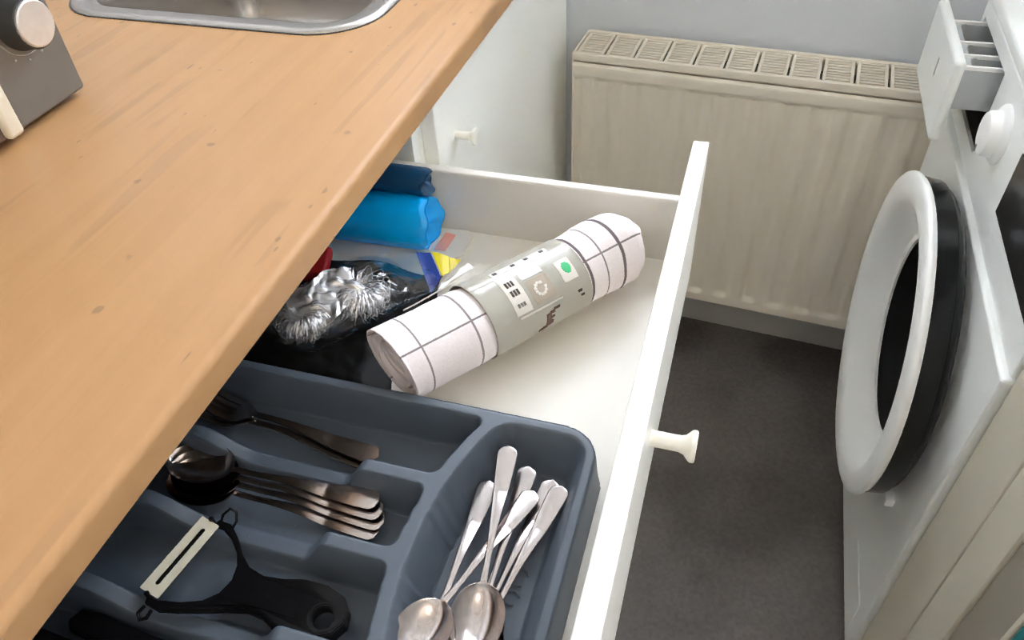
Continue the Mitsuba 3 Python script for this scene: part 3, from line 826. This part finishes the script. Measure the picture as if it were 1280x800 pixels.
# closed, folded-in far end
nr = 14
rr_ = np.linspace(1.0, 0.0, nr)
aa = np.linspace(0, 2 * np.pi, 72, endpoint=False)
RR, AA = np.meshgrid(rr_, aa, indexing='ij')
fold = 0.006 * np.sin(AA * 2.0 + 0.6) * (RR * (1 - RR) * 4) + 0.003 * np.sin(5 * AA) * RR * (1 - RR) * 3
one_ = turn[:, -1] < 1.0
o_ = np.argsort(np.mod(ang[one_, -1], 2 * np.pi))
end_r = np.interp(aa, np.mod(ang[one_, -1], 2 * np.pi)[o_], R_[one_, -1][o_], period=2 * np.pi)
cap = to_world(TL - 0.0012 + 0.011 * (1 - RR ** 2.2) + fold, AA, (end_r[None] - 0.0006) * RR)
cm = grid_mesh(cap, wrap_v=True)
put('folded_end', cm, 'm_towel', k, smooth=True, uv=np.stack([np.full(RR.size, 0.285), (AA * RT).ravel() * 0 + 0.075], -1))


def sleeve_patch(a0, a1, s0, s1, off, na_=None, ns=None):
    """A patch bent around the roll: a along it, s around it from the top towards the camera, in metres."""
    na_ = na_ or max(3, int(abs(a1 - a0) / 0.008) + 2)
    ns = ns or max(3, int(abs(s1 - s0) / 0.004) + 2)
    A, S = np.meshgrid(np.linspace(a0, a1, na_), np.linspace(s0, s1, ns), indexing='ij')
    wob = 0.0006 * (meshkit.fbm(np.stack([A * 60, S * 60, 0 * A], -1), 2, seed=9) - 0.5)
    top_ = to_world(A, S / RT, RT + 0.0007 + off + wob)
    bot_ = to_world(A, S / RT, RT + 0.0003 + off * 0.5 + wob)
    g1, g2 = grid_mesh(top_), grid_mesh(bot_, flip=True)
    n1 = len(g1.vertices)
    ii = np.arange(A.size).reshape(A.shape)
    ff = [g1.faces, g2.faces + n1] + [strip(e, e + n1) for e in (ii[:, 0], ii[:, -1], ii[0], ii[-1])]
    return trimesh.Trimesh(np.vstack([g1.vertices, g2.vertices]), np.vstack(ff), process=False)


full = 2 * np.pi * RT
sl = put('sleeve', sleeve_patch(0.095, 0.2185, 0, full, 0.0006, 20, 80), 'm_sleeve', k, smooth=True, label='greyish clear plastic sleeve around the roll')


def print_(name, a0, a1, s0, s1, m, off=0.0011, label=None):
    put(name, sleeve_patch(a0, a1, s0, s1, off), m, sl, smooth=True, label=label)


print_('white_label', 0.1235, 0.1425, 0.000, 0.045, 'm_paper', label='white barcode label')
for j, (s0, s1) in enumerate(((0.010, 0.016), (0.020, 0.026), (0.034, 0.038))):
    for q in range(3):
        print_('barcode_bar', 0.1280 + q * 0.0035, 0.1303 + q * 0.0035, s0, s1, 'm_print_dark' if j < 2 else 'm_print_grey', 0.0016)
print_('white_strip', 0.1255, 0.1965, -0.010, -0.0035, 'm_paper_white', label='white printed strip')
for a0 in (0.128, 0.1505, 0.1675, 0.1875):
    print_('strip_mark', a0, a0 + 0.005, -0.0085, -0.005, 'm_print_dark', 0.0016)
print_('white_block', 0.147, 0.173, 0.006, 0.0155, 'm_paper_white', label='white text block')
print_('tan_panel', 0.148, 0.174, 0.018, 0.043, 'm_print_tan', label='tan printed panel')
put('round_badge', cat_(*[sleeve_patch(0.160 + 0.006 * math.cos(t) - 0.0016, 0.160 + 0.006 * math.cos(t) + 0.0016, 0.030 + 0.006 * math.sin(t) - 0.0014, 0.030 + 0.006 * math.sin(t) + 0.0014, 0.0016, 3, 3) for t in np.linspace(0, 5.2, 10)]),
    'm_paper', sl, label='small white round badge')
print_('white_border', 0.126, 0.180, 0.0475, 0.0495, 'm_paper')
print_('green_tile', 0.188, 0.206, 0.013, 0.037, 'm_paper', label='white tile with a green mark')
put('green_mark', cat_(*[sleeve_patch(0.198 - h_, 0.198 + h_, s_ + 0.0135, s_ + 0.0157, 0.0016, 4, 3) for s_, h_ in ((0.0040, 0.0028), (0.0060, 0.0044), (0.0080, 0.0050), (0.0100, 0.0048), (0.0120, 0.0038), (0.0138, 0.0022))]),
    'm_print_green', sl, label='round green mark')
print_('brown_drawing', 0.161, 0.167, 0.0565, 0.0595, 'm_print_brown', 0.0014)
print_('brown_drawing', 0.166, 0.174, 0.0545, 0.0570, 'm_print_brown', 0.0014)
print_('brown_drawing', 0.1565, 0.1625, 0.0585, 0.0750, 'm_print_brown', 0.0014)
print_('brown_drawing', 0.1520, 0.1585, 0.0735, 0.0770, 'm_print_brown', 0.0014)
print_('brown_drawing', 0.1475, 0.1530, 0.0755, 0.0785, 'm_print_brown', 0.0014)
print_('brown_drawing', 0.1620, 0.1650, 0.0690, 0.0740, 'm_print_brown', 0.0014)
print_('brown_drawing', 0.161, 0.1665, 0.0630, 0.0655, 'm_print_brown', 0.0014)
print_('small_mark', 0.200, 0.205, 0.050, 0.0525, 'm_print_dark', 0.0014)
print_('small_mark', 0.203, 0.207, 0.056, 0.058, 'm_print_dark', 0.0014)


# ------------------------------------------------------------------ rolls of plastic bags
def film_roll(name, c_end, r, length, yaw, m, m_end, seed, text, flat=1.0):
    kk = thing(name, text, 'bag roll')
    n_a, n_p = 80, 96
    a = np.linspace(0, length, n_a)
    p = np.linspace(0, 2 * np.pi, n_p, endpoint=False)
    A, P_ = np.meshgrid(a, p, indexing='ij')
    w = meshkit.fbm(np.stack([A * 40, np.cos(P_) * 1.6 + 3, np.sin(P_) * 1.6], -1), 4, seed=seed) - 0.5
    ridge = np.abs(meshkit.fbm(np.stack([A * 22, np.cos(P_) * 1.1 + 9, np.sin(P_) * 1.1], -1), 2, seed=seed + 3) - 0.5)
    R = r * (1 + 0.05 * w - 0.06 * (0.12 - ridge).clip(0))
    step = sm(2.35, 2.5, P_) - sm(2.5, 4.6, P_)
    R = R + 0.0012 * step
    R *= 0.94 + 0.06 * sm(0, 0.008, A)
    e = 0.0045 * np.sin(P_ * 2.0 + seed) * (1 - sm(0.0, 0.03, A)) + 0.0015 * np.sin(7 * P_) * (1 - sm(0, 0.02, A))
    d = np.array([-math.cos(yaw), -math.sin(yaw), 0])
    s = np.array([math.sin(yaw), -math.cos(yaw), 0])
    V = np.array(c_end) + (A + e)[..., None] * d + (R * np.cos(P_))[..., None] * s + (R * np.sin(P_) * flat)[..., None] * np.array([0, 0, 1.0])
    put('film', grid_mesh(V, wrap_v=True), m, kk, smooth=True)
    t = np.linspace(1, 0, 18)
    TT, PP = np.meshgrid(t, p, indexing='ij')
    dent = 0.010 * (1 - TT ** 1.5) * (TT < 0.99) + 0.0014 * np.sin(TT * 60 + PP) * TT
    e0 = (e[0][None, :] + dent) if True else dent
    V2 = np.array(c_end) + e0[..., None] * d + (TT * R[0][None] * np.cos(PP))[..., None] * s + (TT * R[0][None] * np.sin(PP) * flat)[..., None] * np.array([0, 0, 1.0])
    put('rolled_end', grid_mesh(V2, wrap_v=True), m_end, kk, smooth=True)
    V3 = np.array(c_end) + length * d + (TT * R[-1][None] * np.cos(PP))[..., None] * s + (TT * R[-1][None] * np.sin(PP) * flat)[..., None] * np.array([0, 0, 1.0])
    put('rolled_end', grid_mesh(V3, wrap_v=True), m_end, kk, smooth=True)
    return kk


film_roll('bag_roll', (0.000, -0.052, 0.7435), 0.0330, 0.185, 0.04, 'm_blue_film', 'm_blue_film', 4, 'bright blue roll of plastic bags poking out from under the worktop')
film_roll('bag_roll', (-0.006, -0.0345, 0.7895), 0.0165, 0.170, 0.0, 'm_navy_film', 'm_navy_film', 8, 'dark navy bag roll wedged above the bright blue roll by the drawer side')

# crumpled black refuse sack, spread wider to stand in for worktop shade
n_ = 90
U, V_ = np.meshgrid(np.linspace(-1, 1, n_), np.linspace(-1, 1, n_), indexing='ij')
rad = np.maximum(np.abs(U), np.abs(V_))
hgt = 0.0135 * (1 - sm(0.72, 1.0, rad)) * (0.5 + 1.0 * meshkit.fbm(np.stack([U * 3, V_ * 3, 0 * U], -1), 4, seed=2)) + 0.0008
X_ = -0.078 + 0.115 * U + 0.008 * np.sin(V_ * 5)
Y_ = -0.206 + 0.104 * V_ * (1 - 0.0 * U) + 0.006 * np.sin(U * 6)
top_ = np.stack([X_, Y_, DZ + 0.0004 + hgt], -1)
bot_ = np.stack([X_, Y_, np.full_like(X_, DZ + 0.0003)], -1)
put('refuse_sack', cat_(grid_mesh(top_), grid_mesh(bot_, flip=True)), 'm_black_film', smooth=True, label='crumpled black plastic sack under the clear scourer pack, widened to stand in for worktop shade', cat='plastic sack')

# red packet under the worktop edge
put('red_packet', rot_z(rbox(-0.150, -0.092, -0.172, -0.122, 0.7265, 0.741, 0.005), 0.3, (-0.12, -0.15, 0)), 'm_print_red', smooth=35, label='small red packet behind the scourer pack under the worktop edge', cat='packet')

# ------------------------------------------------------------------ clear pack of steel scourers
PA, PB = np.array([-0.062, -0.240]), np.array([0.034, -0.098])
pu = (PB - PA) / np.linalg.norm(PB - PA)
pn = np.array([pu[1], -pu[0]])            # to the right of the direction
PL = 0.186
PZ0 = DZ + 0.0165


def pack_pt(s, t, z):
    q = PA + s[..., None] * pu + t[..., None] * pn
    return np.concatenate([q, z[..., None]], -1)


k = thing('scourer_pack', 'clear plastic pack with a blue and yellow printed end, holding steel scourers', 'packet')
S, Q = np.meshgrid(np.linspace(-0.045, PL, 110), np.linspace(0, 2 * np.pi, 72, endpoint=False), indexing='ij')
half = 0.043 * np.sqrt(np.clip(sm(-0.047, -0.018, S), 0.02, 1)) * (1 - 0.22 * sm(0.08, PL, S))
thick = 0.0235 * np.clip(sm(-0.046, -0.010, S), 0.05, 1) * (1 - 0.93 * sm(0.075, 0.135, S))
wr = meshkit.fbm(np.stack([S * 70, np.cos(Q) * 2.2, np.sin(Q) * 2.2], -1), 4, seed=6) - 0.5
cr = np.abs(meshkit.fbm(np.stack([S * 45, np.cos(Q) * 3 + 4, np.sin(Q) * 3], -1), 3, seed=12) - 0.5)
wob = 1 + 0.16 * wr - 0.22 * (0.10 - cr).clip(0) / 0.1 * 0.5
c_, s_ = np.cos(Q), np.sin(Q)
pw_ = lambda q, e: np.sign(q) * np.abs(q) ** e
T_ = half * pw_(c_, 0.8) * (1 + 0.05 * wr)
Zc = PZ0 - 0.001 + 0.0235 - 0.018 * sm(0.075, 0.15, S)
Zb = Zc + thick * pw_(s_, 0.9) * wob
Zb = np.maximum(Zb, PZ0 + 0.0002 * (1 + s_) - 0.016 * sm(0.06, 0.10, S))
put('film', grid_mesh(pack_pt(S, T_, Zb), wrap_v=True), 'm_clear_film', k, smooth=True, label='clear wrinkled film')


def quad_patch(c, m, name, label):
    """A slightly wavy printed sheet through four corners (x, y, z)."""
    c = [np.array(q, float) for q in c]
    A, B = np.meshgrid(np.linspace(0, 1, 10), np.linspace(0, 1, 10), indexing='ij')
    A, B = A[..., None], B[..., None]
    tp = c[0] * (1 - A) * (1 - B) + c[1] * A * (1 - B) + c[2] * A * B + c[3] * (1 - A) * B
    tp[..., 2] += 0.0012 * np.sin(tp[..., 0] * 160 + tp[..., 1] * 90)
    bt = tp - np.array([0, 0, 0.0006])
    put(name, cat_(grid_mesh(tp, flip=True), grid_mesh(bt)), m, k, smooth=True, label=label)


quad_patch([(-0.004, -0.0965, 0.7345), (0.0125, -0.0930, 0.7335), (0.0400, -0.1310, 0.7315), (0.0375, -0.1575, 0.7320)], 'm_print_blue', 'blue_print', 'dark blue printed band')
quad_patch([(0.0135, -0.0915, 0.7335), (0.0500, -0.0940, 0.7310), (0.0455, -0.1200, 0.7310), (0.0405, -0.1290, 0.7318)], 'm_print_yellow', 'yellow_print', 'bright yellow printed corner')
# crumpled foil added over the scourers to stand in for glare on the film
A, B = np.meshgrid(np.linspace(-0.012, 0.062, 44), np.linspace(-0.024, 0.022, 36), indexing='ij')
fz = PZ0 + 0.0415 + 0.007 * (np.abs(meshkit.fbm(np.stack([A * 55, B * 55, 0 * A], -1), 3, seed=31) - 0.5) * 2) - 6.0 * (A - 0.03) ** 2 - 0.42 * (B + 0.012)
foil = pack_pt(A + 0.004 * np.sin(B * 150), B + 0.004 * np.sin(A * 130), fz)
put('glare_foil', cat_(grid_mesh(foil, flip=True), grid_mesh(foil - np.array([0, 0, 0.0004]))), 'm_glare_foil', k, smooth=30, label='crumpled foil added under the film to imitate its glare')
seal = [pack_pt(np.linspace(0.085, 0.155, 30), np.full(30, 0.0415) - 0.004 * np.linspace(0, 1, 30), np.interp(np.linspace(0.085, 0.155, 30), [0.02, 0.1, PL], [PZ0 + 0.014, PZ0 + 0.006, PZ0 + 0.0035]))]
put('sealed_edge', tube(seal[0], 0.0008, 8), 'm_packet', k, smooth=40, label='pale sealed edge')


def scourer(name, c, rx, rz, seed, text):
    rng = np.random.default_rng(seed)
    ms = []
    # several springy loops of flat wire wound round one another
    for w in range(26):
        n = 420
        t = np.linspace(0, 2 * np.pi, n, endpoint=False)
        major = rx * (0.25 + 0.55 * rng.random())
        minor = rz * (0.30 + 0.45 * rng.random())
        coils = rng.integers(10, 18)
        tilt = rng.normal(0, 0.16, 2)
        ph = rng.random() * 6.28
        r = major + minor * np.cos(coils * t + ph)
        p = np.stack([r * np.cos(t + ph), r * np.sin(t + ph), minor * np.sin(coils * t + ph)], -1)
        p[:, 2] += p[:, 0] * tilt[0] + p[:, 1] * tilt[1] + rng.normal(0, 0.0012)
        p *= np.array([1.0, 0.92, 1.0])
        p[:, 2] = np.clip(p[:, 2], -rz, rz)
        q = np.roll(p, -1, 0) - p
        q /= np.linalg.norm(q, axis=1, keepdims=True) + 1e-9
        side_ = np.cross(q, np.array([0.3, 0.2, 0.9]))
        side_ /= np.linalg.norm(side_, axis=1, keepdims=True) + 1e-9
        rib = np.stack([p - side_ * 0.0006, p + side_ * 0.0006], 1)
        ms.append(grid_mesh(rib + np.array(c), wrap_u=True))
    m = cat_(*ms)
    put(name, m, 'm_steel_wool', smooth=True, label=text, cat='scourer', group='steel scourers in the clear pack')


def pk(s, t, z):
    q = PA + s * pu + t * pn
    return (q[0], q[1], z)


scourer('steel_scourer', pk(-0.008, -0.004, PZ0 + 0.0215), 0.031, 0.0175, 1, 'springy steel wool scourer in the pack end nearest the cutlery tray')
scourer('steel_scourer', pk(0.056, 0.004, PZ0 + 0.0215), 0.032, 0.0165, 2, 'springy steel wool scourer next to the blue printed end of the pack')

# flat clear packet beside the blue roll
k = thing('flat_packet', 'flat pale plastic packet with a pink print beside the blue roll', 'packet')
fp = affinity.rotate(rrect(-0.03, 0.038, -0.062, -0.022, 0.003), -28, origin=(0.004, -0.04))
fp = Polygon([(-0.02, -0.0205), (0.030, -0.0175), (0.0405, -0.024), (0.0385, -0.062), (0.030, -0.072), (0.012, -0.068), (-0.02, -0.06)]).buffer(0.002)
put('film', domed(fp, 0.0026, DZ + 0.0003, 0.0008, 2), 'm_packet', k, smooth=30)
put('pink_print', extr(Polygon([(0.0045, -0.060), (0.015, -0.060), (0.017, -0.030), (0.0065, -0.028)]).buffer(0.002), 0.0004, DZ + 0.0030), 'm_print_pink', k, label='pink printed patch')

# ------------------------------------------------------------------ ceiling lamp behind the camera
k = thing('ceiling_lamp', 'round white globe lamp hanging from the kitchen ceiling', 'lamp')
put('base', lathe([(0, 0), (0.05, 0), (0.05, 0.025), (0, 0.025)], 32).apply_translation((0.75, -1.6, 2.425)), 'm_white_laminate', k, smooth=30)
put('rod', lathe([(0, 0), (0.006, 0), (0.006, 0.16), (0, 0.16)], 16).apply_translation((0.75, -1.6, 2.27)), 'm_white_laminate', k, smooth=30)
sh = trimesh.creation.icosphere(4, 0.11).apply_translation((0.75, -1.6, 2.17))
put('shade', sh, 'm_white_laminate', k, smooth=True)
scene[f'{k}__shade']['emitter'] = {'type': 'area', 'radiance': rgb(LAMP_POWER * 1.0, LAMP_POWER * 0.84, LAMP_POWER * 0.66)}
